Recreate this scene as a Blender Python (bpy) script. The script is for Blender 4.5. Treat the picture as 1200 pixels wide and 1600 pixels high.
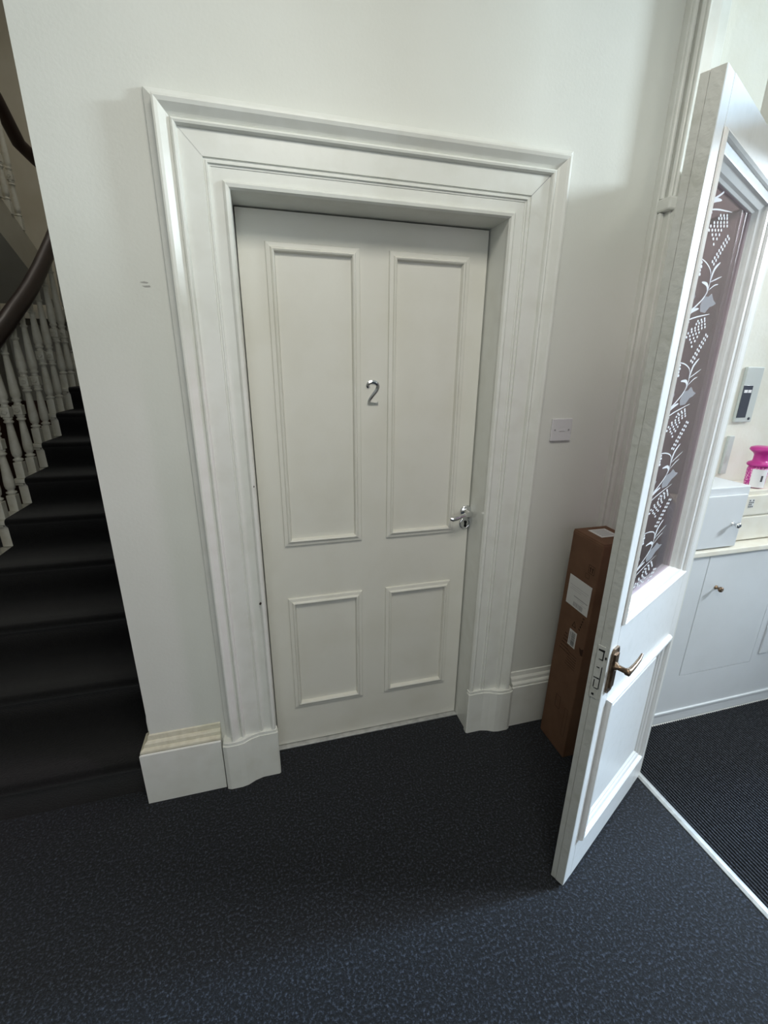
import bpy, bmesh, math, random
from mathutils import Vector, Matrix
random.seed(7)
sc = bpy.context.scene
for o in list(bpy.data.objects): bpy.data.objects.remove(o)
COL = sc.collection
PI = math.pi

# ------------------------------------------------------------------ camera
cam_d = bpy.data.cameras.new('camera'); cam = bpy.data.objects.new('camera', cam_d); COL.objects.link(cam)
sc.camera = cam
cam_d.sensor_fit = 'VERTICAL'; cam_d.sensor_height = 24.0
cam_d.lens = 686.7 / 1600 * 24.0
cam_d.clip_start = 0.02; cam_d.clip_end = 60
yaw, pitch, roll = .2641, .3196, .0098
F = Vector((math.sin(yaw)*math.cos(pitch), math.cos(yaw)*math.cos(pitch), -math.sin(pitch)))
R0 = Vector((math.cos(yaw), -math.sin(yaw), 0)); U0 = R0.cross(F)
R = R0*math.cos(roll) + U0*math.sin(roll); U = -R0*math.sin(roll) + U0*math.cos(roll)
M = Matrix((R, U, -F)).transposed().to_4x4(); M.translation = Vector((-.1343, -1.575, 1.593))
cam.matrix_world = M

# ------------------------------------------------------------------ world, lights, exposure
w = bpy.data.worlds.new('world'); sc.world = w; w.use_nodes = True
w.node_tree.nodes['Background'].inputs[0].default_value = (.55, .68, .9, 1)
w.node_tree.nodes['Background'].inputs[1].default_value = .15
sc.view_settings.view_transform = 'Standard'; sc.view_settings.look = 'None'
sc.view_settings.gamma = 1; sc.view_settings.use_curve_mapping = False
sc.view_settings.exposure = 0.32

def area(name, loc, rot, sx, sy, power, col):
    d = bpy.data.lights.new(name, 'AREA'); d.shape = 'RECTANGLE'; d.size = sx; d.size_y = sy
    d.energy = power; d.color = col
    o = bpy.data.objects.new(name, d); COL.objects.link(o); o.location = loc; o.rotation_euler = rot
    return o
# daylight from outside, along the path to the open front door right of the vestibule
area('daylight_front_door', (6.0, -1.13, 4.4), (0, math.radians(65), 0), 3.4, .50, 640, (.52, .75, 1.0))
# sky through the fanlight over the front door
area('daylight_fanlight', (4.2, -1.50, 2.80), (0, math.radians(86), 0), .46, .70, 140, (.84, .93, 1.0))
# soft fill added behind the camera, placed at an unseen window opening
area('hall_fill', (-.6, -4.28, 2.0), (math.radians(90), 0, 0), 1.8, 2.0, 19, (.92, .97, 1.0))
# general fill added overhead in the hall, no lamp modelled
area('hall_overhead_fill', (.1, -1.5, 3.02), (0, 0, 0), .7, .7, 22, (1.0, .96, .86))
# warm light added under the vestibule ceiling to lift the cream wall
area('vestibule_fill', (2.1, -1.1, 3.02), (0, 0, 0), .35, .35, 4.5, (1.0, .93, .80))
# fill added high in the stairwell to lift the balusters, no skylight modelled
area('stairwell_fill', (-1.6, 2.6, 5.35), (0, 0, 0), 1.2, 1.8, 16, (1.0, .95, .86))

# ------------------------------------------------------------------ materials
def mat(name, col, rough=.5, metal=0., noise=None, bump=None, spec=.5, coat=0.):
    m = bpy.data.materials.new(name); m.use_nodes = True
    nt = m.node_tree; b = nt.nodes['Principled BSDF']
    b.inputs['Base Color'].default_value = (*col, 1); b.inputs['Roughness'].default_value = rough
    b.inputs['Metallic'].default_value = metal; b.inputs['Specular IOR Level'].default_value = spec
    b.inputs['Coat Weight'].default_value = coat
    tc = nt.nodes.new('ShaderNodeTexCoord')
    if noise:
        scale, c2, lo, hi = noise
        n = nt.nodes.new('ShaderNodeTexNoise'); n.inputs['Scale'].default_value = scale
        n.inputs['Detail'].default_value = 6
        nt.links.new(tc.outputs['Object'], n.inputs['Vector'])
        r = nt.nodes.new('ShaderNodeValToRGB')
        r.color_ramp.elements[0].position = lo; r.color_ramp.elements[0].color = (*col, 1)
        r.color_ramp.elements[1].position = hi; r.color_ramp.elements[1].color = (*c2, 1)
        nt.links.new(n.outputs['Fac'], r.inputs['Fac']); nt.links.new(r.outputs['Color'], b.inputs['Base Color'])
    if bump:
        scale, strg, dist = bump
        n2 = nt.nodes.new('ShaderNodeTexNoise'); n2.inputs['Scale'].default_value = scale
        n2.inputs['Detail'].default_value = 4
        nt.links.new(tc.outputs['Object'], n2.inputs['Vector'])
        bp = nt.nodes.new('ShaderNodeBump'); bp.inputs['Strength'].default_value = strg
        bp.inputs['Distance'].default_value = dist
        nt.links.new(n2.outputs['Fac'], bp.inputs['Height']); nt.links.new(bp.outputs['Normal'], b.inputs['Normal'])
    return m

M_wall = mat('wall_paint', (.70, .715, .675), .62, noise=(3.5, (.67, .685, .64), .35, .7), bump=(110, .18, .0015), spec=.3)
M_cream = mat('cream_paint', (.82, .81, .74), .6, noise=(9, (.78, .76, .67), .4, .7), bump=(60, .3, .003), spec=.3)
M_vest = mat('vestibule_paint', (.77, .78, .77), .55, bump=(90, .15, .0015), spec=.3)
M_gloss = mat('gloss_wood_paint', (.74, .755, .715), .30, noise=(14, (.69, .70, .65), .45, .75), bump=(55, .12, .002))
M_door = mat('door_paint', (.72, .715, .655), .42, noise=(5, (.67, .66, .585), .45, .8), bump=(120, .12, .0012), spec=.4)
M_leaf = mat('glazed_door_paint', (.70, .705, .70), .33, noise=(30, (.65, .655, .64), .5, .8), bump=(40, .15, .002))
M_edge = mat('door_edge_paint_shaded', (.44, .455, .43), .5, noise=(22, (.36, .37, .33), .5, .85), bump=(70, .5, .003))  # aged paint, darkened further to carry the shade on the leaf's lock edge
M_cup = mat('cupboard_paint', (.66, .69, .72), .42, noise=(6, (.63, .66, .685), .4, .7), bump=(50, .08, .002))
M_cream_wood = mat('cream_wood', (.78, .76, .68), .45, noise=(12, (.72, .68, .58), .45, .75))
M_old = mat('old_cream_skirting_paint', (.64, .62, .50), .5, noise=(40, (.55, .52, .40), .4, .7), bump=(80, .4, .003))
M_chip = mat('chipped_dark_wood', (.03, .02, .015), .8)
M_gap = mat('joint_shadow_gap_filler', (.03, .03, .03), .9)
M_chrome = mat('chrome', (.72, .73, .74), .14, 1.0)
M_black = mat('black_slot', (.01, .01, .01), .5)
M_bronze = mat('aged_bronze', (.16, .11, .075), .34, .9, noise=(60, (.30, .22, .15), .4, .7))
M_plate = mat('white_plastic', (.66, .66, .68), .35)
M_card = mat('cardboard', (.165, .092, .056), .8, noise=(18, (.140, .076, .046), .35, .7), bump=(150, .1, .001), spec=.2)
M_cardink = mat('cardboard_print_ink', (.045, .026, .018), .9, spec=.1)
M_paper = mat('label_paper', (.68, .69, .68), .6)
M_ink = mat('label_ink', (.08, .08, .09), .7)
M_greyink = mat('label_grey_ink', (.35, .35, .36), .7)
M_pink = mat('magenta_plastic', (.50, .025, .26), .3)
M_pinkpat = mat('magenta_pattern', (.55, .04, .30), .5, noise=(160, (.95, .55, .75), .55, .6))
M_white = mat('bright_white_card', (.85, .84, .86), .5)
M_screen = mat('dark_grey_screen', (.06, .065, .085), .25)
M_panelgrey = mat('grey_plastic', (.55, .58, .57), .4)
M_mahog = mat('dark_mahogany', (.030, .013, .010), .45, noise=(8, (.018, .008, .007), .4, .7), coat=.1)
M_brown = mat('brown_dado_paint', (.11, .05, .03), .6, noise=(3, (.07, .035, .022), .4, .7))
M_baluster = mat('baluster_paint', (.66, .65, .58), .4, noise=(25, (.58, .56, .48), .45, .75))
M_wellwall = mat('stairwell_plaster', (.55, .53, .46), .8, noise=(2.5, (.48, .45, .37), .35, .7))
M_strip = mat('metal_threshold', (.60, .61, .60), .38, .55, noise=(40, (.45, .46, .46), .4, .7))
M_ceiling = mat('ceiling_paint', (.78, .78, .75), .8)

def carpet(name, c1, c2, c3, scale):
    m = bpy.data.materials.new(name); m.use_nodes = True; nt = m.node_tree; b = nt.nodes['Principled BSDF']
    b.inputs['Roughness'].default_value = .95; b.inputs['Specular IOR Level'].default_value = .1
    b.inputs['Sheen Weight'].default_value = .15; b.inputs['Sheen Roughness'].default_value = .6
    tc = nt.nodes.new('ShaderNodeTexCoord')
    n = nt.nodes.new('ShaderNodeTexNoise'); n.inputs['Scale'].default_value = scale; n.inputs['Detail'].default_value = 5
    n.inputs['Roughness'].default_value = .75
    nt.links.new(tc.outputs['Object'], n.inputs['Vector'])
    r = nt.nodes.new('ShaderNodeValToRGB'); e = r.color_ramp.elements
    e[0].position = .38; e[0].color = (*c1, 1); e[1].position = .70; e[1].color = (*c3, 1)
    k = e.new(.52); k.color = (*c2, 1)
    nt.links.new(n.outputs['Fac'], r.inputs['Fac']); nt.links.new(r.outputs['Color'], b.inputs['Base Color'])
    bp = nt.nodes.new('ShaderNodeBump'); bp.inputs['Strength'].default_value = .8; bp.inputs['Distance'].default_value = .004
    nt.links.new(n.outputs['Fac'], bp.inputs['Height']); nt.links.new(bp.outputs['Normal'], b.inputs['Normal'])
    return m
M_carpet = carpet('navy_carpet', (.0008, .0010, .0016), (.0042, .0054, .0080), (.064, .079, .112), 125)
M_staircarpet = carpet('stair_carpet_pile', (.0008, .0008, .001), (.0018, .0018, .0022), (.006, .006, .007), 150)
M_mat = carpet('ribbed_mat_pile', (.004, .005, .007), (.014, .017, .024), (.08, .09, .115), 160)

def glassmat(name, tint, fres=1.45, rough=.02):
    m = bpy.data.materials.new(name); m.use_nodes = True; nt = m.node_tree
    for nd in list(nt.nodes): nt.nodes.remove(nd)
    out = nt.nodes.new('ShaderNodeOutputMaterial'); mx = nt.nodes.new('ShaderNodeMixShader')
    t = nt.nodes.new('ShaderNodeBsdfTransparent'); t.inputs[0].default_value = (*tint, 1)
    g = nt.nodes.new('ShaderNodeBsdfGlossy'); g.inputs['Roughness'].default_value = rough
    lw = nt.nodes.new('ShaderNodeLayerWeight'); lw.inputs['Blend'].default_value = .5
    pw = nt.nodes.new('ShaderNodeMath'); pw.operation = 'POWER'; pw.inputs[1].default_value = 5
    f = nt.nodes.new('ShaderNodeMath'); f.operation = 'MULTIPLY_ADD'; f.inputs[1].default_value = .96; f.inputs[2].default_value = .04
    nt.links.new(lw.outputs['Facing'], pw.inputs[0]); nt.links.new(pw.outputs[0], f.inputs[0])
    nt.links.new(f.outputs[0], mx.inputs[0]); nt.links.new(t.outputs[0], mx.inputs[1]); nt.links.new(g.outputs[0], mx.inputs[2])
    nt.links.new(mx.outputs[0], out.inputs[0]); return m
M_ruby = glassmat('ruby_tinted_glass', (.76, .64, .71))
M_clear = glassmat('clear_glass', (.93, .95, .95))

def frosted():
    m = glassmat('frosted_leaf_glass', (.5, .5, .5), rough=.3)
    nt = m.node_tree; d = nt.nodes.new('ShaderNodeBsdfDiffuse'); d.inputs[0].default_value = (.5, .52, .55, 1)
    t = nt.nodes.new('ShaderNodeBsdfTransparent'); mx = nt.nodes.new('ShaderNodeMixShader'); mx.inputs[0].default_value = .6
    nt.links.new(d.outputs[0], mx.inputs[1]); nt.links.new(t.outputs[0], mx.inputs[2])
    nt.links.new(mx.outputs[0], [n for n in nt.nodes if n.type == 'OUTPUT_MATERIAL'][0].inputs[0]); return m
M_frost = frosted()
M_etch = frosted(); M_etch.name = 'etched_white_glass'
for nd in M_etch.node_tree.nodes:
    if nd.type == 'BSDF_DIFFUSE': nd.inputs[0].default_value = (.74, .75, .76, 1)
    if nd.type == 'MIX_SHADER' and not nd.inputs[0].is_linked: nd.inputs[0].default_value = .22
    if nd.type == 'BSDF_TRANSPARENT': nd.inputs[0].default_value = (.8, .78, .8, 1)

# ------------------------------------------------------------------ mesh helpers
class MB:
    def __init__(s): s.v = []; s.f = []; s.sm = []
    def add(s, verts, faces, smooth=False):
        k = len(s.v); s.v += [tuple(v) for v in verts]
        for f in faces: s.f.append(tuple(i+k for i in f)); s.sm.append(smooth)
        return s
    def box(s, x0, x1, y0, y1, z0, z1, b=0.):
        if b <= 0:
            return s.add([(x0,y0,z0),(x1,y0,z0),(x1,y1,z0),(x0,y1,z0),(x0,y0,z1),(x1,y0,z1),(x1,y1,z1),(x0,y1,z1)],
                         [(3,2,1,0),(4,5,6,7),(0,1,5,4),(1,2,6,5),(2,3,7,6),(3,0,4,7)])
        bm = bmesh.new(); bmesh.ops.create_cube(bm, size=1)
        bmesh.ops.scale(bm, vec=(x1-x0, y1-y0, z1-z0), verts=bm.verts)
        bmesh.ops.translate(bm, vec=((x0+x1)/2, (y0+y1)/2, (z0+z1)/2), verts=bm.verts)
        bmesh.ops.bevel(bm, geom=bm.edges[:], offset=b, segments=2, affect='EDGES', profile=.5)
        bm.verts.index_update()
        s.add([v.co[:] for v in bm.verts], [[v.index for v in f.verts] for f in bm.faces]); bm.free(); return s
    def prism(s, poly, a, b, axis='y'):
        def P(p, t): return {'y': (p[0], t, p[1]), 'x': (t, p[0], p[1]), 'z': (p[0], p[1], t)}[axis]
        n = len(poly); vs = [P(p, a) for p in poly] + [P(p, b) for p in poly]
        return s.add(vs, [tuple(range(n)), tuple(range(2*n-1, n-1, -1))] + [(i, i+n, (i+1) % n + n, (i+1) % n) for i in range(n)])
    def lathe(s, prof, o=(0,0,0), axis='z', seg=20, smooth=True):
        o = Vector(o); vs = []; n = len(prof)
        for i in range(seg):
            a = 2*PI*i/seg
            for r, h in prof:
                c, d = r*math.cos(a), r*math.sin(a)
                vs.append(o + Vector({'z': (c, d, h), 'y': (c, h, d), 'x': (h, c, d)}[axis]))
        fs = []
        for i in range(seg):
            j = (i+1) % seg
            for k in range(n-1): fs.append((i*n+k, j*n+k, j*n+k+1, i*n+k+1))
        s.add(vs, fs, smooth)
        s.add([vs[i*n] for i in range(seg)], [tuple(range(seg))]); s.add([vs[i*n+n-1] for i in range(seg)], [tuple(range(seg))])
        return s
    def tube(s, pts, rad, seg=10, cap=True, sx=1., sz=1.):
        pts = [Vector(p) for p in pts]; n = len(pts); rs = rad if isinstance(rad, (list, tuple)) else [rad]*n
        up = None; vs = []
        for i, p in enumerate(pts):
            t = (pts[min(i+1, n-1)] - pts[max(i-1, 0)]).normalized()
            if up is None:
                up = Vector((0, 0, 1)) if abs(t.z) < .9 else Vector((1, 0, 0))
            u = (up - t*up.dot(t)).normalized(); v = t.cross(u); up = u
            for k in range(seg):
                a = 2*PI*k/seg; vs.append(p + u*math.cos(a)*rs[i]*sz + v*math.sin(a)*rs[i]*sx)
        fs = [(i*seg+k, i*seg+(k+1) % seg, (i+1)*seg+(k+1) % seg, (i+1)*seg+k) for i in range(n-1) for k in range(seg)]
        s.add(vs, fs, True)
        if cap: s.add(vs[:seg], [tuple(range(seg))]); s.add(vs[-seg:], [tuple(range(seg))])
        return s
    def sweep(s, corners, dirs, prof, n=(0,-1,0), closed=False, smooth=False):
        """profile (t, p) swept along corners; dirs = in-plane direction of growing t at each corner (mitre)"""
        n = Vector(n); m = len(prof); vs = []
        for c, d in zip(corners, dirs):
            for t, p in prof: vs.append(Vector(c) + Vector(d)*t + n*p)
        k = len(corners); fs = []
        for i in range(k if closed else k-1):
            j = (i+1) % k
            for q in range(m-1): fs.append((i*m+q, j*m+q, j*m+q+1, i*m+q+1))
        s.add(vs, fs, smooth)
        if not closed:
            s.add(vs[:m], [tuple(range(m))]); s.add(vs[-m:], [tuple(range(m))])
        return s
    def rect_mould(s, x0, x1, z0, z1, y, prof):
        """closed picture-frame moulding on a plane y, profile t runs inward, p runs towards -y"""
        return s.sweep([(x0,y,z0),(x0,y,z1),(x1,y,z1),(x1,y,z0)], [(1,0,1),(1,0,-1),(-1,0,-1),(-1,0,1)], prof, closed=True)
    def build(s, name, m, parent=None, props=None):
        me = bpy.data.meshes.new(name); me.from_pydata(s.v, [], s.f); me.validate()
        if len(me.polygons) == len(s.sm): me.polygons.foreach_set('use_smooth', s.sm)
        bm = bmesh.new(); bm.from_mesh(me); bmesh.ops.recalc_face_normals(bm, faces=bm.faces[:]); bm.to_mesh(me); bm.free()
        me.materials.append(m)
        o = bpy.data.objects.new(name, me); COL.objects.link(o)
        if parent: o.parent = parent
        if props: tag(o, **props)
        return o
def tag(o, label=None, category=None, group=None, kind=None):
    for k, v in (('label', label), ('category', category), ('group', group), ('kind', kind)):
        if v: o[k] = v
    return o
def empty(name, loc=(0,0,0), rz=0., **p):
    o = bpy.data.objects.new(name, None); COL.objects.link(o); o.location = loc; o.rotation_euler = (0,0,rz)
    o.empty_display_size = .05; tag(o, **p); return o
def at(o, loc):            # shift mesh data so that the object's origin is loc (parent-local)
    o.data.transform(Matrix.Translation(-Vector(loc))); o.location = loc; return o
S = 'structure'

# ================================================================== SETTING
YW = -.11      # face of the hall wall
WX = -.63      # its outside corner by the stairs
PX0, PX1 = 1.242, 1.31      # partition between hall and vestibule
DL, DR, DT = -.1785, .660, 2.041   # opening of the numbered door

MB().box(-3.1, PX0, -4.4, 5.1, -.08, 0).build('floor', M_carpet, props=dict(label='dark navy blue speckled hall carpet', category='floor', kind=S))
MB().box(PX0, 3.5, -2.3, .0, -.08, -.004).build('floor', M_ceiling, props=dict(label='vestibule floor under the ribbed black mat', category='floor', kind=S))
wb = MB()
wb.box(WX, DL-.03, YW, .05, 0, 3.05); wb.box(DR+.03, 1.31, YW, .05, 0, 3.05); wb.box(DL-.03, DR+.03, YW, .05, DT+.03, 3.05)
wb.box(WX, WX+.12, .05, 5.0, 0, 5.45)
wb.build('wall_back', M_wall, props=dict(label='off-white painted hall wall around the door numbered 2', category='wall', kind=S))
wl = MB().box(-3.1, -3.0, -4.4, 5.1, 0, 5.45).build('wall_left', M_wellwall, props=dict(label='dim beige wall across the stairwell', category='wall', kind=S))
MB().box(-3.0, -2.985, -4.3, 5.0, 0, 1.15).build('dado', M_brown, wl, dict(label='brown painted dado'))
wf = MB().box(-3.0, WX+.12, 5.0, 5.1, 0, 5.45).build('wall_far', M_wellwall, props=dict(label='dim beige end wall of the stairwell behind the balusters', category='wall', kind=S))
MB().box(-3.0, WX, 4.985, 5.0, 0, 1.15).build('dado', M_brown, wf, dict(label='brown painted dado'))
MB().box(-3.1, 1.31, -4.4, YW, 3.05, 3.15).build('ceiling', M_ceiling, props=dict(label='white hall ceiling', category='ceiling', kind=S))
MB().box(-3.1, WX+.12, YW, 5.1, 5.45, 5.55).build('ceiling', M_ceiling, props=dict(label='ceiling high over the stairwell', category='ceiling', kind=S))
MB().box(-3.1, WX, YW-.08, YW, 3.15, 5.45).build('wall_upper', M_wellwall, props=dict(label='wall above the opening to the stairwell', category='wall', kind=S))
hb = MB().box(-3.1, -1.6, -4.5, -4.4, 0, 3.05).box(.4, 1.31, -4.5, -4.4, 0, 3.05).box(-1.6, .4, -4.5, -4.4, 0, .9).box(-1.6, .4, -4.5, -4.4, 2.85, 3.05)
hb.build('wall_front', M_wall, props=dict(label='hall wall behind the viewpoint with a window opening', category='wall', kind=S))
vb = MB().box(1.31, 3.5, -.10, 0, 0, 3.05)
vb.build('wall_vestibule', M_cream, props=dict(label='cream painted vestibule wall beyond the open glazed door', category='wall', kind=S))
MB().box(1.31, 3.5, -2.3, -2.2, 0, 3.05).build('wall_near', M_vest, props=dict(label='near side wall of the vestibule', category='wall', kind=S))
MB().box(3.0, 3.1, -.82, -.1, 0, 3.05).box(3.0, 3.1, -2.2, -1.75, 0, 3.05).box(3.0, 3.1, -1.75, -.82, 2.9, 3.05).build(
    'wall_entrance', M_vest, props=dict(label='vestibule entrance wall with the front door opening', category='wall', kind=S))
MB().box(1.31, 3.5, -2.3, .0, 3.05, 3.15).build('ceiling', M_ceiling, props=dict(label='white vestibule ceiling', category='ceiling', kind=S))

# partition with its glazed doorway (hall side x = PX0)
pt = empty('wall_right', (PX0, 0, 0), label='white panelled partition with mouldings between hall and vestibule', category='partition', kind=S)
def P(mb, name, m, **k):
    o = mb.build(name, m, pt, k or None); o.data.transform(Matrix.Translation((-PX0, 0, 0))); return o
p = MB()
p.box(1.200, 1.235, -.135, YW+.002, 0, 3.05, .004)                 # wall-side casing
p.box(1.222, PX1, -.172, -.100, 0, 3.05, .003)
P(p, 'pilaster', M_gloss)
p = MB()                                                             # upright mouldings above the transom level
for (xc, yc, r) in ((1.212, -.138, .009), (1.228, -.158, .011), (1.2255, -.1745, .006)):
    p.tube([(xc, yc, 2.135), (xc, yc, 3.05)], r, 12)
P(p, 'upright_moulding', M_gloss)
p = MB().box(1.203, 1.238, -.185, -.128, 2.095, 2.135, .006).box(1.235, PX1, -.470, -.165, 2.110, 2.205, .008)
P(p, 'transom_return', M_gloss)
p = MB()                                                             # panelled infill under the transom
p.box(1.245, PX1, -.460, -.165, .26, 2.11)
p.box(1.218, PX1-.01, -.468, -.430, 0, 2.11, .003)
p.box(1.228, 1.262, -.225, -.168, .2, 2.11, .003)
p.box(1.228, 1.262, -.445, -.220, 2.03, 2.11, .003); p.box(1.228, 1.262, -.445, -.220, .26, .40, .003)
p.box(1.205, 1.225, -.150, -.136, .27, 2.095, .005)
P(p, 'side_panel', M_gloss)
P(MB().box(1.19, PX1-.01, -.468, -.100, 0, .26, .005), 'plinth_block', M_gloss)
P(MB().box(PX0, PX1, -.53, -.398, 2.2, 3.05, .004), 'mullion', M_gloss)
P(MB().box(PX0+.002, PX0+.026, -.508, -.466, 0, 2.11, .003), 'hinge_post', M_gloss)
P(MB().box(1.272, 1.277, -.40, -.17, 2.2, 3.05), 'side_light_pane', M_clear, label='clear side light pane')
P(MB().box(PX0, PX1, -2.0, -.53, 2.11, 2.20, .004), 'transom', M_gloss)
P(MB().box(PX0, PX1, -2.06, -1.98, 0, 3.05, .004), 'door_post', M_gloss)
P(MB().box(1.272, 1.277, -1.98, -.53, 2.2, 3.05), 'fanlight_pane', M_clear, label='clear fanlight pane')
P(MB().box(PX0, PX1, -4.4, -2.06, 0, 3.05), 'solid_panelling', M_wall)

# threshold strip
MB().prism([(PX0-.002, -.002), (PX0-.002, .003), (PX0+.008, .007), (PX0+.018, .007), (PX0+.027, .003), (PX0+.027, -.002)], -1.98, -.47, 'y').build(
    'trim_1', M_strip, props=dict(label='pale metal threshold strip between blue carpet and ribbed mat', category='threshold strip', kind=S))

# ribbed entrance mat (ribs modelled)
mb = MB(); x = PX0+.029; vs = []; 
n = 240; pitch_r = .0098
prof = []
while x < 2.98:
    prof += [(x, .000), (x+.002, .0065), (x+.006, .0065), (x+.008, .000)]; x += .0125
y0, y1 = -2.19, -.32
vs = [(a, y0, b) for a, b in prof] + [(a, y1, b) for a, b in prof]; k = len(prof)
mb.add(vs, [(i, i+1, i+1+k, i+k) for i in range(k-1)])
MB_mat = mb.build('entrance_mat', M_mat, props=dict(label='black ribbed entrance mat on the vestibule floor', category='mat'))

# ------------------------------------------------------------------ casing round the numbered door
arch = [(0,0),(0,.010),(.004,.018),(.012,.020),(.018,.016),(.019,.010),(.048,.010),(.048,.012),(.053,.012),(.054,.017),(.059,.017),(.060,.013),(.065,.013),(.066,.018),
        (.123,.018),(.124,.024),(.127,.030),(.132,.032),(.137,.029),(.139,.022),(.141,.024),(.147,.028),(.155,.035),(.162,.041),(.170,.044),(.175,.043),(.176,.026),(.179,.020),(.197,.012),(.199,.004),(.199,0)]
PLH = .222
tr = empty('trim_2', ((DL+DR)/2, YW, 0), label='deep moulded white architrave framing the door numbered 2', category='architrave', kind=S)
def T(mb, name, m, **k):
    o = mb.build(name, m, tr, k or None); o.data.transform(Matrix.Translation((-(DL+DR)/2, -YW, 0))); return o
T(MB().sweep([(DL, YW, PLH-.005), (DL, YW, DT), (DR, YW, DT), (DR, YW, PLH-.005)], [(-.94,0,0), (-.94,0,1), (1.025,0,1), (1.025,0,0)], arch), 'moulded_architrave', M_gloss)
pl = [(0,0),(0,.022),(.006,.026),(.070,.026),(.100,.034),(.128,.048),(.150,.052),(.192,.052),(.206,.046),(.206,0)]
def plinth(x, sgn):
    xs = [(x+sgn*(t-.006), YW-p_) for t, p_ in pl]
    m = MB().prism(xs, 0, PLH-.012, 'z'); c = [(x+sgn*(t-.004 if t < .19 else t-.010), YW-max(0, p_-.004)) for t, p_ in pl]
    m.prism(c, PLH-.012, PLH, 'z'); return m
T(plinth(DL, -1), 'plinth_block', M_gloss); T(plinth(DR, 1), 'plinth_block', M_gloss)
ln = MB()
for xa, xb in ((DL-.03, DL), (DR, DR+.03)): ln.box(xa, xb, YW-.001, .05, 0, DT+.03)
ln.box(DL, DR, YW-.001, .05, DT, DT+.03)
ln.box(DL, DL+.014, .046, .07, 0, DT); ln.box(DR-.014, DR, .046, .07, 0, DT); ln.box(DL, DR, .046, .07, DT-.014, DT)
T(ln, 'jamb_lining', M_gloss)
mj = MB()
for sx, xx, kx in ((-1, DL, .94), (1, DR, 1.025)):
    a_, b_ = .066, .122; y_ = YW-.0186
    mj.add([(xx+sx*kx*a_-.0008, y_, DT+a_+.0004), (xx+sx*kx*a_+.0008, y_, DT+a_-.0004), (xx+sx*kx*b_+.0008, y_, DT+b_-.0004), (xx+sx*kx*b_-.0008, y_, DT+b_+.0004)], [(0,1,2,3)])
T(mj, 'mitre_joint', M_greyink, label='fine cracked mitre line')
ch = MB()
for (x_, z_, a_, b_) in ((DL-.017, .790, .005, .007), (DL-.146, .452, .004, .008), (DL-.004, 1.22, .002, .004)):
    y_ = YW-.0275 if z_ != .790 else YW-.0215
    ch.add([(x_-a_, y_, z_-b_*.3), (x_+a_*.2, y_, z_-b_), (x_+a_, y_, z_+b_*.2), (x_, y_, z_+b_)], [(0,1,2,3)])
c_ = T(ch, 'paint_chip', M_chip, label='dark chips where paint has flaked')

# numbered door
d1 = empty('door_1', (DL+.0025, 0, 0), label='closed off-white panelled door numbered 2 inside the architrave', category='door', kind=S)
def D(mb, name, m, parent=None, **k):
    o = mb.build(name, m, parent or d1, k or None); o.data.transform(Matrix.Translation((-(DL+.0025), 0, 0))); return o
D(MB().box(DL+.003, DR-.0055, 0, .044, .009, DT-.004, .0015), 'door_leaf', M_door)
pm = [(0,-.0005),(0,.0055),(.002,.008),(.014,.010),(.017,.0145),(.021,.0165),(.025,.014),(.028,.004),(.029,-.0005)]
for (a, b, c, d) in ((-.0947,.201,.9462,1.9525), (.300,.587,.9462,1.9525), (-.0947,.201,.200,.724), (.300,.587,.200,.724)):
    D(MB().rect_mould(a, b, c, d, 0, pm), 'panel_moulding', M_door)
# numeral 2: faceted chrome figure, swept ridge section
def numeral():
    ctl = [(-.0165,.021),(-.0195,.0275),(-.0165,.0345),(-.009,.039),(.001,.0400),(.011,.0365),(.0165,.029),(.0160,.019),(.0105,.009),(.001,-.003),(-.0085,-.015),(-.0145,-.026),(-.0165,-.036)]
    pts = []
    for i in range(len(ctl)-1):
        p0 = ctl[max(i-1,0)]; p1 = ctl[i]; p2 = ctl[i+1]; p3 = ctl[min(i+2, len(ctl)-1)]
        for j in range(5):
            t = j/5; q = []
            for a in (0,1):
                q.append(.5*((2*p1[a])+(-p0[a]+p2[a])*t+(2*p0[a]-5*p1[a]+4*p2[a]-p3[a])*t*t+(-p0[a]+3*p1[a]-3*p2[a]+p3[a])*t**3))
            pts.append(q)
    pts.append(ctl[-1]); m = MB(); vs = []; n = len(pts)
    for i, (x, z) in enumerate(pts):
        a = pts[max(i-1,0)]; b = pts[min(i+1,n-1)]; dx, dz = b[0]-a[0], b[1]-a[1]; l = math.hypot(dx, dz); nx, nz = -dz/l, dx/l
        u = i/(n-1); wd = .0050 + .0018*math.sin(PI*min(1, u*1.1)) + (.0012 if u < .1 else 0)
        vs += [(x+nx*wd, 0, z+nz*wd), (x+nx*wd*.85, -.003, z+nz*wd*.85), (x, -.0055, z), (x-nx*wd*.85, -.003, z-nz*wd*.85), (x-nx*wd, 0, z-nz*wd)]
    m.add(vs, [(i*5+k, (i+1)*5+k, (i+1)*5+k+1, i*5+k+1) for i in range(n-1) for k in range(4)])
    m.add(vs[:5], [tuple(range(5))]); m.add(vs[-5:], [tuple(range(5))])
    m.add([(-.0205,0,-.040),(.020,0,-.040),(.0195,0,-.024),(.016,0,-.029),(.006,0,-.030),(-.004,0,-.0285),(-.0165,0,-.026),
           (-.0185,-.004,-.038),(.0175,-.004,-.038),(.0182,-.004,-.028),(.015,-.004,-.0315),(.006,-.0045,-.0325),(-.004,-.0045,-.031),(-.015,-.004,-.028)],
          [(7,8,9,10,11,12,13)]+[(i,(i+1)%7,(i+1)%7+7,i+7) for i in range(7)])
    return m
num = numeral(); num.v = [(x+.2465, y-.0003, z+1.501) for x, y, z in num.v]
D(num, 'numeral', M_chrome, label='chrome figure 2')
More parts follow.
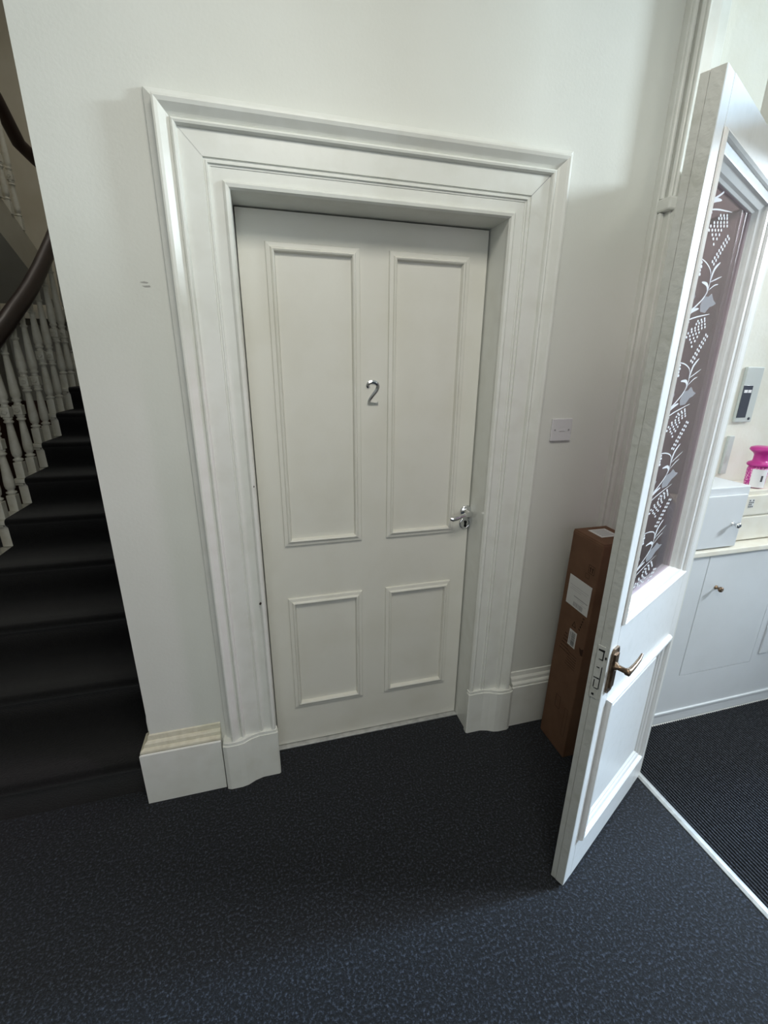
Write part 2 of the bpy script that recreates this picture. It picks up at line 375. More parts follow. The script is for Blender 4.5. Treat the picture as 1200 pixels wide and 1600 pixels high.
# lever handle on round rose, round key escutcheon
rs = D(MB().lathe([(.0255,0),(.0255,-.004),(.023,-.0075),(.013,-.008),(.0105,-.010),(.0105,-.040),(.009,-.043)], (.640, 0, 1.031), 'y', 28), 'rose', M_chrome)
lv = MB().tube([(.646,-.045,1.031),(.632,-.047,1.031),(.612,-.050,1.029),(.592,-.053,1.025),(.574,-.055,1.021),(.560,-.055,1.0195),(.551,-.052,1.021)], [.0085,.0100,.0095,.0095,.0095,.0095,.007], 14, sx=1.0, sz=1.0)
D(lv, 'lever', M_chrome, label='chrome lever handle')
es = D(MB().lathe([(.0255,0),(.0255,-.004),(.023,-.007),(.018,-.0075),(.017,-.005)], (.638, 0, .979), 'y', 28), 'escutcheon', M_chrome)
kh = MB().lathe([(.0058,-.0072),(.0058,-.0085)], (.640,0,.985), 'y', 14).box(.6365,.6435,-.0085,-.0070,.966,.983).lathe([(.0048,-.0072),(.0048,-.0085)], (.640,0,.967), 'y', 12)
D(kh, 'keyhole', M_black, es)
MB().box(DL, DR, -.022, .008, 0, .0065, .002).build('trim_3', M_strip, props=dict(label='thin grey bar on the floor under the numbered door', category='door sill', kind=S))

# skirtings
def skirting(name, pts, dirs, ztop, lab, m_low=M_gloss):
    """profile swept along floor path; offset from wall p, height t"""
    k = empty(name, pts[0], label=lab, category='skirting board', kind=S); o = Vector(pts[0])
    def sw(prof, nm, m):
        b = MB(); vs = []
        for c, d in zip(pts, dirs):
            for t, p_ in prof: vs.append(Vector(c)-o+Vector(d)*p_+Vector((0,0,t)))
        q = len(prof)
        b.add(vs, [(i*q+j, i*q+j+1, (i+1)*q+j+1, (i+1)*q+j) for i in range(len(pts)-1) for j in range(q-1)])
        b.add(vs[:q], [tuple(range(q))]); b.add(vs[-q:], [tuple(range(q))])
        b.build(nm, m, k)
    z = ztop
    sw([(0,0),(0,.036),(z,.036),(z+.003,.030),(z+.003,0)], 'skirting_board', m_low)
    sw([(z+.003,0),(z+.003,.030),(z+.010,.033),(z+.016,.031),(z+.020,.024),(z+.021,.020),(z+.034,.018),(z+.040,.012),(z+.042,.008),(z+.060,.005),(z+.063,0)], 'skirting_moulding', M_old if m_low is M_gloss and z > .2 and pts[0][0] < 0 else m_low)
    return k
skirting('baseboard_left', [(DL-.205, YW, 0), (WX, YW, 0), (WX, YW+.06, 0)], [(0,-1,0), (-1,-1,0), (-1,0,0)], .228,
         'tall skirting board left of the door with a worn cream top moulding')
skirting('baseboard_right', [(1.192, YW, 0), (DR+.205, YW, 0)], [(0,-1,0), (0,-1,0)], .213, 'white skirting board between the architrave and the cardboard box')
# raked string of the flight, against the stair side of the hall wall
rk = MB().prism([(YW+.058, .0), (YW+.058, .30), (YW+.09, .39), (YW+.30, .50), (3.2, .50+.158/.3*2.88), (3.2, 0)], WX-.022, WX, 'x')
rk.build('trim_4', M_gloss, props=dict(label='white wall string rising beside the carpeted stairs', category='stair string', kind=S))
sf = MB()
sf.add([(WX-.001, YW-.001, .285), (WX-.001, YW-.001, .380), (WX-.012, YW+.058, .30), (WX-.030, YW+.058, .235)], [(0,1,2,3)])

# small wall mark
mk = MB()
mk.add([(-.436,YW-.0006,1.806),(-.425,YW-.0006,1.8085),(-.414,YW-.0006,1.806),(-.418,YW-.0006,1.8035),(-.430,YW-.0006,1.8045)], [(0,1,2,3,4)])
mk.add([(-.432,YW-.0006,1.797),(-.412,YW-.0006,1.799),(-.410,YW-.0006,1.7955),(-.424,YW-.0006,1.7935)], [(0,1,2,3)])
mk.build('scuff_mark', mat('scuff_grey', (.40,.40,.38), .8), bpy.data.objects['wall_back'], dict(label='grey scuff on the wall'))

# ================================================================== THINGS IN THE HALL
# blank switch plate
sw = empty('switch_plate', (.958, YW, 1.370), label='square pale grey electrical plate on the wall right of the architrave', category='electrical plate')
MB().box(-.044,.044,-.009,.0,-.0425,.0425,.003).build('faceplate', M_plate, sw)
ctr = MB().box(-.014,.014,-.0105,-.0085,-.006,.006,.001).build('flex_outlet_cover', M_plate, sw)
for sx in (-1, 1):
    sr = MB().lathe([(.0033,-.0088),(.0033,-.0105)], (sx*.030,0,0), 'y', 12).build('screw', M_greyink, sw)

# tall cardboard box
BX0, BX1, BY0, BY1, BH = 1.000, 1.150, -.362, -.196, .996
bx = empty('cardboard_box', ((BX0+BX1)/2, (BY0+BY1)/2, 0), label='tall narrow brown cardboard box standing behind the open glazed door', category='box')
def B(mb, name, m, **k):
    o = mb.build(name, m, bx, k or None); o.data.transform(Matrix.Translation((-(BX0+BX1)/2, -(BY0+BY1)/2, 0))); return o
B(MB().box(BX0, BX1, BY0, BY1, .001, BH, .004), 'carton', M_card)
fl = MB().add([(BX0-.001,BY0+.003,BH-.012),(BX0+.004,BY0+.003,BH+.001),(BX0+.004,BY1-.003,BH+.001),(BX0-.001,BY1-.003,BH-.012)], [(0,1,2,3)])
fl.box(BX0+.003, BX0+.078, BY0+.002, BY1-.002, BH, BH+.003).box(BX0+.081, BX1-.003, BY0+.002, BY1-.002, BH, BH+.003)
B(fl, 'top_flap', M_card)
def lab(y0, y1, z0, z1, e=.0006): return [(BX0-e, y0, z0), (BX0-e, y1, z0), (BX0-e, y1, z1), (BX0-e, y0, z1)]
q4 = [(0,1,2,3)]
shl = B(MB().box(BX0-.0012, BX0, -.347, -.222, .692, .818), 'shipping_label', M_paper, label='white shipping label')
ik = MB()
for z_, a, b, h in ((.780,-.337,-.232,.0012), (.771,-.330,-.240,.001), (.763,-.300,-.232,.001), (.738,-.340,-.262,.0035), (.732,-.320,-.285,.001), (.722,-.335,-.305,.001)):
    ik.add(lab(a, b, z_, z_+h, .0015), q4)
y = -.318
while y < -.268:
    wv = random.choice((.0012,.002,.003)); ik.add(lab(y, y+wv, .698, .717, .0015), q4); y += wv+random.choice((.0012,.002))
B(ik, 'label_print', M_greyink)
b2 = B(MB().box(BX0-.0012, BX0, -.314, -.272, .524, .596), 'barcode_label', M_paper, label='small white barcode label')
ik = MB(); z_ = .530
while z_ < .590:
    wv = random.choice((.001,.0018,.0028)); ik.add(lab(-.308, -.286, z_, z_+wv, .0015), q4); z_ += wv+random.choice((.001,.002))
for k in range(11): ik.add(lab(-.282, -.2775, .532+k*.005, .535+k*.005, .0015), q4)
B(ik, 'label_print', M_ink)
def frame(ik, y0, y1, z0, z1, t=.0018):       # printed outline box
    n = len(ik.v); e = .0007
    ik.add([(BX0-e,y0,z0),(BX0-e,y1,z0),(BX0-e,y1,z1),(BX0-e,y0,z1),(BX0-e,y0+t,z0+t),(BX0-e,y1-t,z0+t),(BX0-e,y1-t,z1-t),(BX0-e,y0+t,z1-t)],
           [(0,1,5,4),(1,2,6,5),(2,3,7,6),(3,0,4,7)])
def printed(nm, fn):
    ik = MB(); fn(ik); B(ik, nm, M_cardink)
printed('printed_symbol', lambda ik: frame(ik, -.343,-.311,.866,.900))
for k in range(2):
    yy = -.335+k*.012
    printed('printed_arrow', lambda ik: ik.add([(BX0-.0008,yy,.872),(BX0-.0008,yy+.004,.872),(BX0-.0008,yy+.004,.886),(BX0-.0008,yy+.007,.886),(BX0-.0008,yy+.002,.895),(BX0-.0008,yy-.003,.886),(BX0-.0008,yy,.886)], [(0,1,2,3,4,5,6)]))
printed('printed_symbol', lambda ik: frame(ik, -.322,-.300,.842,.860,.0012))
printed('printed_symbol', lambda ik: frame(ik, -.292,-.262,.200,.262))
printed('printed_symbol', lambda ik: frame(ik, -.345,-.325,.10,.24,.0012))
printed('printed_warning_triangle', lambda ik: ik.add([(BX0-.0007,-.302,.612),(BX0-.0007,-.278,.612),(BX0-.0007,-.290,.640),(BX0-.0007,-.297,.615),(BX0-.0007,-.283,.615),(BX0-.0007,-.290,.633)], [(0,1,4,3),(1,2,5,4),(2,0,3,5)]))
def text_line(y0, y1, z0, h):
    ik = MB(); yy = y0
    pts = []
    while yy < y1:
        wv = random.uniform(.003,.007); ik.add(lab(yy, min(y1, yy+wv), z0, z0+h*random.uniform(.7,1), .0007), q4); yy += wv+.0015
    o_ = B(ik, 'printed_text', M_cardink); o_['kind'] = 'stuff'
for k in range(5): text_line(-.337+k*.003, -.329+k*.003, .672-k*.014, .009)
for k in range(6): text_line(-.262-k*.006, -.250+k*.004, .560-k*.016, .005)
for k in range(6): text_line(-.335, -.285+k*.002, .492-k*.012, .0035)
# torn hand hole
B(MB().add([(BX0-.0009,-.362,.556),(BX0-.0009,-.350,.548),(BX0-.0009,-.338,.552),(BX0-.0009,-.345,.532),(BX0-.0009,-.352,.522),(BX0-.0009,-.362,.524)], [(0,1,2,3,4,5)]), 'torn_hand_hole', M_cardink)
# second label on the top flap
B(MB().box(1.042, 1.118, -.300, -.225, BH+.003, BH+.0042), 'top_label', M_paper, label='white label on the top flap')
ik = MB()
for k in range(5): ik.add([(1.052,-.288+k*.012,BH+.0045),(1.108,-.288+k*.012,BH+.0045),(1.108,-.283+k*.012,BH+.0045),(1.052,-.283+k*.012,BH+.0045)], q4)
B(ik, 'label_print', M_greyink)

bx.rotation_euler = (.020, 0, 0); bx.location.z = -.0
# ------------------------------------------------------------------ open glazed door leaf
LW, LH, LT = .617, 2.100, .042
th = math.atan2(.43747, .89924)
d2 = empty('door_2', (.687, -.794, 0), th, label='open white half-glazed door leaf with ruby glass etched with vines', category='door', kind=S)
L = lambda mb, name, m, parent=None, **k: mb.build(name, m, parent or d2, k or None)
fr = MB(); z0 = .010
fr.box(0, .045, 0, LT, z0, LH, .002)                                  # lock stile
fr.box(.548, LW, 0, LT, z0, LH, .002)                                # hinge stile
fr.box(.045, .548, .0, LT, 2.020, LH); fr.box(.045, .548, .0, LT, .716, .958); fr.box(.045, .548, .0, LT, z0, .172)
L(fr, 'stiles_and_rails', M_leaf)
# narrow lock edge, shade put into its paint colour, with its worn rebate line
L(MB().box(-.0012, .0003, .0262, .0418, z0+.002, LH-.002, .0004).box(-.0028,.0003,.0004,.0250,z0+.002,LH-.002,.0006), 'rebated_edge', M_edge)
# glazing mouldings sloping down to the glass
gm = [(0,.0),(0,.004),(.006,.007),(.012,.004),(.013,-.002),(.030,-.006),(.032,-.003),(.036,-.003),(.038,-.010),(.050,-.018),(.053,-.024),(.058,-.028),(.060,-.034),(0,-.034)]
L(MB().sweep([(.045,0,.958),(.045,0,2.020),(.548,0,2.020),(.548,0,.958)], [(1,0,.50),(1,0,-.85),(-1.25,0,-.85),(-1.25,0,.50)], gm, closed=True), 'glazing_moulding', M_leaf)
gmb = [(0,0),(0,.004),(.008,.006),(.014,.002),(.040,-.010),(.058,-.010),(.060,-.002),(0,-.002)]
mb_ = MB().sweep([(.045,LT,.958),(.045,LT,2.020),(.548,LT,2.020),(.548,LT,.958)], [(1,0,.50),(1,0,-.85),(-1.25,0,-.85),(-1.25,0,.50)], gmb, closed=True)
mb_.v = [(x, 2*LT-y, z) for x, y, z in mb_.v]
L(mb_, 'glazing_moulding', M_leaf)
pane = L(MB().box(.095, .490, .030, .034, .975, 1.982), 'glass_pane', M_ruby, label='ruby tinted glass')
# etched vine pattern, period .218 m
et = MB(); fo = MB(); EY = .0295
def disc(s_, z_, a, b, mb=et, seg=8):
    mb.add([(s_+a*math.cos(2*PI*k/seg), EY, z_+b*math.sin(2*PI*k/seg)) for k in range(seg)], [tuple(range(seg))])
def ribbon(pts, wd, mb=et, taper=True):
    pp = []; wd *= .62
    n = len(pts)
    for i in range(n-1):
        p0, p1, p2, p3 = pts[max(i-1,0)], pts[i], pts[i+1], pts[min(i+2,n-1)]
        for j in range(5):
            t = j/5; pp.append([.5*((2*p1[a])+(-p0[a]+p2[a])*t+(2*p0[a]-5*p1[a]+4*p2[a]-p3[a])*t*t+(-p0[a]+3*p1[a]-3*p2[a]+p3[a])*t**3) for a in (0,1)])
    pp.append(list(pts[-1])); m_ = len(pp); vs = []
    for i, (x, z) in enumerate(pp):
        a = pp[max(i-1,0)]; b = pp[min(i+1,m_-1)]; dx, dz = b[0]-a[0], b[1]-a[1]; l = math.hypot(dx,dz) or 1
        q = wd*(math.sin(PI*(.08+.84*i/(m_-1))) if taper else 1)
        vs += [(x-dz/l*q, EY, z+dx/l*q), (x+dz/l*q, EY, z-dx/l*q)]
    mb.add(vs, [(2*i, 2*i+1, 2*i+3, 2*i+2) for i in range(m_-1)])
rows = [(3,.237,1.9214,.2826,1.9301),(4,.2293,1.9142,.2873,1.9251),(5,.2040,1.9015,.2939,1.9185),(6,.1853,1.8916,.2996,1.9121),(5,.1795,1.8827,.2634,1.8974),(3,.2076,1.8788,.2563,1.8871),(2,.2207,1.8730,.2451,1.8770),(1,.2309,1.8640,.2309,1.8640)]
LO, HI, SL, SR = .990, 1.968, .100, .490
for k in range(-1, 5):
    dz = -.218*k
    n0 = len(et.v); f0 = len(et.f); g0 = len(fo.v); h0 = len(fo.f)
    for nn, a, za, b, zb in rows:
        for j in range(nn):
            u = j/(nn-1) if nn > 1 else 0; disc(a+(b-a)*u, za+(zb-za)*u+dz, .0058, .0031)
    for j in range(4):
        for i in range(3): disc(.138+i*.018+(j % 2)*.004, 1.8165-j*.0078+dz+i*.0018, .0078, .0037)
    for j in range(8):                                     # ear of grain
        u = j/7; s_, z_ = .2556+.0726*u, 1.8294+.0635*u
        disc(s_-.007, z_+.002+dz, .0060, .0036); disc(s_+.007, z_-.001+dz, .0060, .0036)
    ribbon([(.1441,1.7118+dz),(.1967,1.732+dz),(.2418,1.7548+dz),(.2614,1.7769+dz),(.2642,1.8022+dz)], .0034, taper=False)
    ribbon([(.2630,1.785+dz),(.2665,1.8022+dz),(.2780,1.8206+dz),(.3100,1.8377+dz)], .0075)
    ribbon([(.1325,1.8275+dz),(.2053,1.8237+dz),(.2525,1.8107+dz),(.2606,1.7894+dz)], .0026)
    ribbon([(.2052,1.7836+dz),(.2429,1.7830+dz),(.2580,1.7714+dz),(.2467,1.7583+dz)], .0070)
    ribbon([(.1434,1.7069+dz),(.1865,1.7224+dz),(.2230,1.7295+dz)], .0060)
    ribbon([(.1329,1.6927+dz),(.2051,1.7088+dz),(.3139,1.7245+dz)], .0026)
    ribbon([(.262,1.790+dz),(.300,1.800+dz),(.345,1.812+dz)], .0024)
    ribbon([(.262,1.772+dz),(.300,1.787+dz),(.330,1.793+dz)], .0024)
    ribbon([(.1329,1.6927+dz),(.150,1.697+dz),(.178,1.697+dz)], .0050)
    for poly in ([(.2291,1.736),(.24,1.7571),(.2750,1.7600),(.2967,1.7691),(.3230,1.7560),(.3471,1.7514),(.3250,1.7440),(.3016,1.7395),(.2753,1.7243),(.2383,1.724)],
                 [(.1398,1.7355),(.1325,1.7532),(.1450,1.7632),(.1691,1.7695),(.1700,1.7590),(.1823,1.7516),(.1668,1.738)]):
        fo.add([(a, EY+.0002, b+dz) for a, b in poly], [tuple(range(len(poly)))])
def clip(mb):
    keep = [i for i, f in enumerate(mb.f) if all(LO < mb.v[v][2] < HI for v in f)]
    mb.f = [mb.f[i] for i in keep]; mb.sm = [mb.sm[i] for i in keep]; return mb
L(clip(et), 'etched_vine', M_etch, pane, label='white etched grapes, grain and tendrils')
L(clip(fo), 'etched_leaf', M_frost, pane, label='frosted vine leaves')
# lower panel with raised moulding
L(MB().box(.040, .553, .012, .030, .165, .722), 'lower_panel', M_leaf)
bo = [(0,-.012),(0,.006),(.004,.013),(.010,.014),(.015,.010),(.018,.004),(.030,.001),(.036,-.004),(.042,-.004),(.050,-.012)]
L(MB().rect_mould(.050, .543, .172, .716, 0, bo), 'panel_moulding', M_leaf)
L(MB().box(.115, .478, .004, .014, .240, .650, .003), 'raised_field', M_leaf)
# bronze lever handle on a long plate, octagonal ends
hp = MB().prism([(.014,.770),(.020,.758),(.046,.758),(.052,.770),(.052,.885),(.046,.897),(.020,.897),(.014,.885)], -.006, .001, 'y')
hp.prism([(.022,.775),(.044,.775),(.044,.880),(.022,.880)], -.010, -.006, 'y')
hl = L(hp, 'handle_plate', M_bronze, label='aged bronze handle plate')
lv = MB().lathe([(.012,-.006),(.012,-.012),(.0075,-.016),(.0075,-.034),(.010,-.036),(.010,-.046),(.006,-.048)], (.033,0,.842), 'y', 18)
lv.tube([(.033,-.041,.842),(.050,-.042,.842),(.072,-.043,.845),(.100,-.043,.850),(.122,-.041,.856)], [.0082,.0070,.0058,.0050,.0030], 12)
L(lv, 'lever', M_bronze, hl)
# painted-over mortice lock face on the shaded edge
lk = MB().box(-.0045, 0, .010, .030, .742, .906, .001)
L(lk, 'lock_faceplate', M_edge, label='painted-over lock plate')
bl = MB()
for (a, b, c, d) in ((.010,.026,.8895,.8955), (.0105,.0135,.866,.8905), (.0105,.022,.864,.867), (.012,.027,.805,.8085), (.0088,.0112,.775,.845), (.0110,.022,.773,.776), (.018,.0245,.750,.757), (.003,.0070,.871,.878), (.022,.0245,.776,.800), (.016,.024,.838,.841)):
    bl.add([(-.0048,a,c),(-.0048,b,c+.001),(-.0048,b,d),(-.0048,a,d+.001)], [(0,1,2,3)])
L(bl, 'lock_slot', M_black, label='dark lock slots')
for z_ in (.25, 1.05, 1.85):
    L(MB().lathe([(.006,-.05),(.006,.05)], (LW+.003, .012, z_), 'z', 12), 'hinge', M_leaf)

# ================================================================== VESTIBULE
VY = -.309
MB().box(1.311, 2.995, -.312, -.298, 0, .058, .003).box(1.311, 2.995, -.316, -.298, .052, .066, .003).build(
    'baseboard_vestibule', M_cup, props=dict(label='white skirting under the built-in vestibule cupboard', category='skirting board', kind=S))
cb = empty('base_cupboard', (1.85, -.2, 0), label='built-in white low cupboard along the vestibule wall', category='cupboard')
def C(mb, name, m, parent=None, o=(1.85,-.2,0), root=None, **k):
    ob = mb.build(name, m, parent or root or cb, k or None); ob.data.transform(Matrix.Translation(-Vector(o))); return ob
bd = MB().box(1.312, 1.612, VY, -.296, .05, .862).box(2.040, 2.56, VY, -.296, .05, .862).box(1.612, 2.040, VY, -.296, .05, .259).box(1.312, 2.56, -.296, -.102, .05, .862)
C(bd, 'cupboard_body', M_cup)
dr = C(MB().box(1.616, 2.038, VY-.0005, -.297, .2615, .858, .0015), 'cupboard_door', M_cup)
C(MB().lathe([(.0095,0),(.0095,-.003),(.005,-.006),(.005,-.014),(.0105,-.018),(.0125,-.023),(.0105,-.028),(.005,-.0305)], (1.690, VY, .705), 'y', 20), 'knob', M_bronze, dr, label='dark bronze knob')
C(MB().box(2.08, 2.50, VY-.006, VY, .30, .82, .002).box(2.12, 2.46, VY-.009, VY-.005, .34, .78, .002), 'side_door', M_cup)
MB().box(1.312, 2.56, -.320, -.102, .863, .885, .003).build('worktop', M_cream_wood, props=dict(label='pale cream ledge on top of the low vestibule cupboard', category='worktop'))

wc = empty('wall_cabinet', (1.65, -.2, .886), label='small white cabinet with silver knob on the vestibule ledge', category='cabinet')
WO = (1.65, -.2, .886)
C(MB().box(1.42, 1.752, -.296, -.102, .887, 1.150, .004), 'cabinet_body', M_cup, o=WO, root=wc)
wd_ = C(MB().box(1.425, 1.735, -.307, -.297, .893, 1.118, .0025), 'cabinet_door', M_cup, o=WO, root=wc)
C(MB().lathe([(.009,0),(.009,-.002),(.0055,-.004),(.0055,-.014),(.010,-.017),(.013,-.022),(.0115,-.028),(.006,-.031)], (1.690, -.307, .995), 'y', 20), 'knob', M_chrome, wd_, o=WO, label='silver knob')

du = empty('drawer_unit', (1.98, -.2, .886), label='cream two-drawer unit on the ledge right of the small cabinet', category='drawer unit')
DO = (1.98, -.2, .886)
C(MB().box(1.766, 2.20, -.255, -.102, .887, 1.112, .002), 'unit_body', M_cream_wood, o=DO, root=du)
for a, b in ((.894, .998), (1.006, 1.092)):
    C(MB().box(1.77, 2.196, -.264, -.253, a, b, .0025), 'drawer', M_cream_wood, o=DO, root=du)
stk = MB().box(1.810, 1.840, -.2652, -.264, 1.040, 1.078)
stk = C(stk, 'sticker', M_paper, o=DO, root=du, label='small sticker with dark print')
ik = MB()
for k in range(4):
    for j in range(3):
        if random.random() < .75: ik.box(1.812+j*.009, 1.818+j*.009, -.2656, -.2652, 1.042+k*.009, 1.048+k*.009)
C(ik, 'sticker_print', M_ink, stk, o=DO)

# pink bottle
pk = empty('plastic_bottle', (1.895, -.205, 1.113), label='magenta plastic bottle with flared cap standing on the drawer unit', category='bottle')
bdy = MB(); pts = []
bdy.lathe([(.028,0),(.034,.004),(.036,.02),(.037,.075),(.034,.088),(.020,.094)], (0,0,0), 'z', 28).build('bottle_body', M_pinkpat, pk)
MB().lathe([(.020,.090),(.040,.092),(.044,.098),(.040,.106),(.028,.112),(.026,.118),(.026,.138),(.030,.146),(.042,.156),(.046,.162),(.043,.170),(.030,.175),(.0,.176)], (0,0,0), 'z', 32).build('flared_cap', M_pink, pk)
lb = MB(); rr = .0378; seg = 10; vs = []
for k in range(seg+1):
    a = math.radians(-170+k*9); vs += [(rr*math.cos(a), rr*math.sin(a), .004), (rr*math.cos(a), rr*math.sin(a), .082)]
lb.add(vs, [(2*i, 2*i+2, 2*i+3, 2*i+1) for i in range(seg)], True)
lbo = lb.build('bottle_label', M_white, pk, dict(label='white label with a dark mark'))
lb = MB(); rr = .0382; vs = []
for k in range(3):
    a = math.radians(-118+k*6); vs += [(rr*math.cos(a), rr*math.sin(a), .030), (rr*math.cos(a), rr*math.sin(a), .056)]
lb.add(vs, [(2*i, 2*i+2, 2*i+3, 2*i+1) for i in range(2)], True).build('label_mark', M_ink, lbo)

# entry panel and trunking on the vestibule wall
ep = empty('entry_panel', (1.865, -.1, 1.492), label='pale grey wall panel with a dark screen above the small cabinet', category='wall panel')
MB().box(-.047, .045, -.014, -.0005, -.113, .114, .003).build('panel_housing', M_panelgrey, ep)
MB().box(-.046, .004, -.0165, -.0135, -.093, .040, .001).build('screen', M_screen, ep)
MB().box(-.040, -.022, -.0175, -.016, .010, .022).box(-.018, -.001, -.0175, -.016, .010, .022).build('indicator_window', M_white, ep)
for k in range(3): pass
MB().lathe([(.006,-.0135),(.006,-.016),(.003,-.0165)], (.026, 0, -.098), 'y', 14).build('button', M_screen, ep)
MB().box(1.815, 1.846, -.112, -.1, 1.152, 1.320, .002).build('cable_trunking', M_panelgrey, props=dict(label='short vertical grey cable trunking below the wall panel', category='cable trunking'))

# ================================================================== STAIRCASE
RI, GO = .158, .30
NX = lambda k: -.10+GO*(k-1)            # y of nosing k
XL, XC = -1.588, -1.522                   # outer end of treads, carpet edge
XR = WX-.023
NS = 13
stc = empty('staircase', (-1.12, -.1, 0), label='carpeted flight with white turned balusters and dark handrail rising left of the wall', category='staircase')
SO = Vector((-1.12, -.1, 0))
def ST(mb, name, m, parent=None, **k):
    o = mb.build(name, m, parent or stc, k or None); o.data.transform(Matrix.Translation(-SO)); return o
for k in range(1, NS+1):
    s_ = MB(); yk = NX(k); z_ = RI*k; y_end = NX(k+1)+.035 if k < NS else 4.9
    xl = XL if k > 1 else XL-.10
    s_.box(xl+.016, XR, yk+.022, y_end, z_-RI if k > 1 else .0, z_-.028)            # riser and carcase
    s_.box(xl, XR, yk-.004, y_end, z_-.028, z_-.004, .004)                         # tread with its nosing return
    s_.box(xl+.010, xl+.05, yk+.006, y_end-.03, z_-.040, z_-.028)                     # cove below the tread end
    ST(s_, 'step', M_baluster)
# cut string under the treads
sp = [(NX(1)+.03, .0)]
for k in range(1, NS+1): sp += [(NX(k)+.03, RI*k-.03), (NX(k+1)+.03, RI*k-.03)]
sp += [(NX(NS+1)+.03, RI*NS-.30), (NX(3), 0)]
ST(MB().prism(sp, XL+.015, XL+.032, 'x'), 'cut_string', M_baluster)
# carpet: one continuous strip with rounded nosings; front of the first steps sweeps forward to the left
def carpet_strip():
    path = []
    for k in range(1, NS+1):
        yk, z_ = NX(k), RI*k
        yr = yk+.016
        path.append((yr, z_-RI+(.004 if k > 1 else 0), k)); path.append((yr-.002, z_-.045, k))
        for j in range(7):
            a = PI+ (PI/2+.15)*0 - (PI*.60) + PI*.60*0
            t = j/6; ang = math.radians(215-125*t)
            path.append((yk+.014+.021*math.cos(ang), z_-.017+.021*math.sin(ang), k))
        path.append((yk+.06, z_+.004, k))
    path.append((4.85, RI*NS+.004, NS))
    xs = [XC+(XR-XC)*i/12 for i in range(13)]
    vs = []
    for (y, z, k) in path:
        for x in xs:
            bow = 0.
            xe = x
            if k <= 2: xe = x - (.12 if k == 1 else .04)*(1-(x-XC)/(XR-XC)); bow = -.03*max(0., min(1., (-.9-x)/.5))*(1 if k == 1 else .5)*0
            vs.append((xe, y+bow, z))
    n = len(xs); m = MB()
    m.add(vs, [(i*n+j, i*n+j+1, (i+1)*n+j+1, (i+1)*n+j) for i in range(len(path)-1) for j in range(n-1)], True)
    # thickness at the free edge
    e = [(vs[i*n][0]+.0, vs[i*n][1], vs[i*n][2]) for i in range(len(path))]
    m.add(e+[(x, y+.010, z-.012) for x, y, z in e], [(i, i+1, i+1+len(e), i+len(e)) for i in range(len(e)-1)], False)
    return m
ST(carpet_strip(), 'stair_carpet', M_staircarpet, label='black stair carpet')
# handrail path
def rail_z(y):
    pts = [(-.4,.70),(.8,1.345),(1.65,1.792),(1.77,1.865),(1.906,1.94),(2.182,2.108),(2.406,2.272),(2.643,2.451),(3.0,2.73),(3.4,3.00),(4.0,3.3)]
    for (a, b), (c, d) in zip(pts, pts[1:]):
        if y <= c: return b+(d-b)*(y-a)/(c-a)
    return 3.3
XB = -1.552
rp = [(XB, y, rail_z(y)) for y in (-.1,.3,.8,1.2,1.5,1.65,1.8,1.95,2.1,2.3,2.5,2.65,2.8,3.0,3.2,3.4)]
for j in range(1, 9):
    a = PI*j/9; rp.append((-1.786+.214*math.cos(a), 3.72+.34*math.sin(a)*1.0-.32*(1-math.sin(a)), 3.00+.42*j/9))
rp += [(-2.0, 3.4, 3.575), (-2.0, 3.0, 3.79), (-2.0, 2.6, 4.0), (-2.0, 2.0, 4.32), (-2.0, 1.4, 4.64), (-2.0, .6, 5.06)]
ST(MB().tube(rp, .047, 16, sx=.92, sz=1.12), 'handrail', M_mahog, label='dark mahogany handrail')
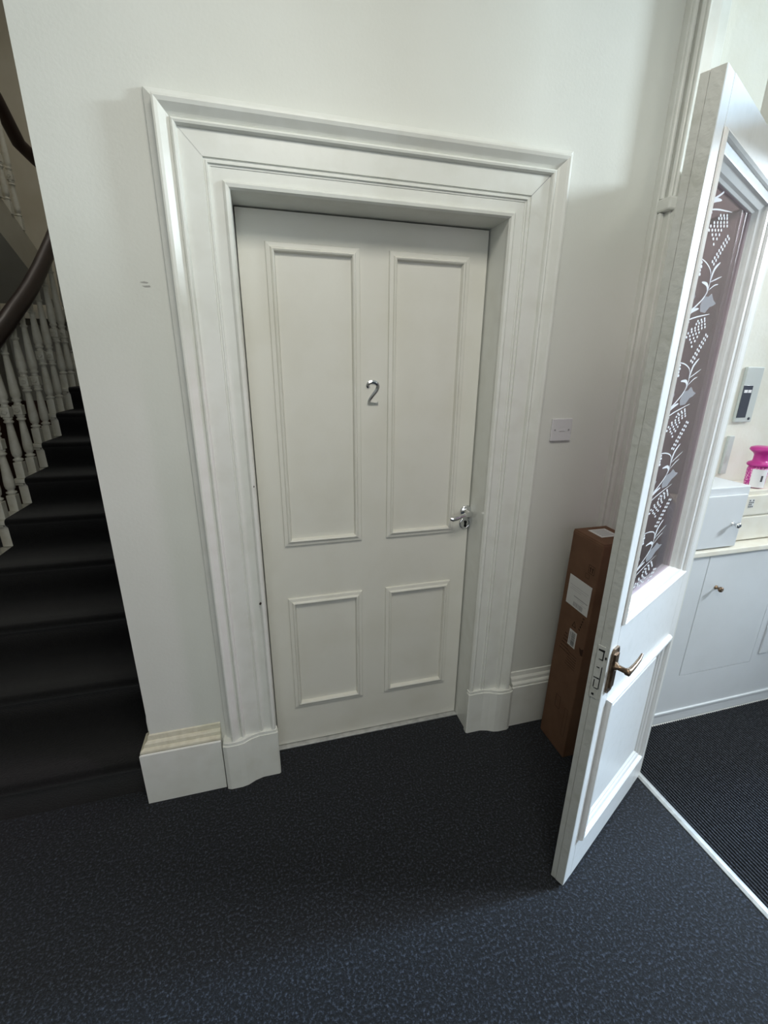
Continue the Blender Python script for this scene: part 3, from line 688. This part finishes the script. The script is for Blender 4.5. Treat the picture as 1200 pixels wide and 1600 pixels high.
def baluster(x, y, z, h):
    m = MB(); b = .0225
    m.box(x-b, x+b, y-b, y+b, z, z+.095, .002)
    m.lathe([(.018,.094),(.018,.100),(.026,.106),(.026,.112),(.016,.118),(.016,.124),(.023,.132),(.0255,.150),(.0255,.175),(.0165,.300),(.0155,.318),(.021,.322),(.025,.328),(.021,.334),(.017,.338),(.023,.346),(.023,.352),(.016,.357)], (x,y,z), 'z', 14)
    m.box(x-.0235, x+.0235, y-.0235, y+.0235, z+.355, z+.410, .003)
    m.lathe([(.014,-.0235),(.014,-.027),(.010,-.0285),(.008,-.0255),(.004,-.0275)], (x, y, z+.3825), 'y', 12)
    t = h
    m.lathe([(.016,.409),(.022,.414),(.016,.421),(.016,.426),(.024,.436),(.024,.441),(.018,.448),(.025,.462),(.0255,.480),(.0145,t-.085),(.0145,t-.078),(.020,t-.072),(.020,t-.067),(.013,t-.060),(.0165,t-.03),(.0165,t)], (x,y,z), 'z', 14)
    return m
for k in range(2, NS):
    for dy in (.050, .195):
        y_ = NX(k)+dy; z_ = RI*k-.004
        ST(baluster(XB, y_, z_, rail_z(y_)-.05-z_), 'baluster', M_baluster)
# newel at the foot, just outside the photo on the left
nw = MB().box(XB-.05, XB+.05, -.15, -.05, 0, .30, .004)
nw.lathe([(.035,.298),(.048,.31),(.048,.33),(.028,.35),(.042,.42),(.040,.50),(.026,.72),(.026,.78),(.045,.80),(.045,.83),(.030,.85)], (XB,-.10,0), 'z', 20)
ST(nw, 'newel_post', M_mahog)
# return flight above: closed soffit and string, balusters
up = MB()
yA, yB = 3.75, .6
sl = -.53
def uz(y, off): return 2.375+(3.24-y)*.53+off
up.prism([(yA, uz(yA,0)), (yB, uz(yB,0)), (yB, uz(yB,.34)), (yA, uz(yA,.34))], -2.03, -1.985, 'x')
up.prism([(yA, uz(yA,.02)), (yB, uz(yB,.02)), (yB, uz(yB,.12)), (yA, uz(yA,.12))], -2.97, -2.03, 'x')
up.box(-2.97, -.66, 4.0, 4.98, 2.02, 2.10)
ST(up, 'upper_flight', M_wellwall)
for j in range(20):
    y_ = 3.35-.145*j; zb = uz(y_, .34)
    ztop = 3.575+(3.4-y_)*.532
    ST(baluster(-2.0, y_, zb, max(.75, ztop-.04-zb)), 'baluster', M_baluster)
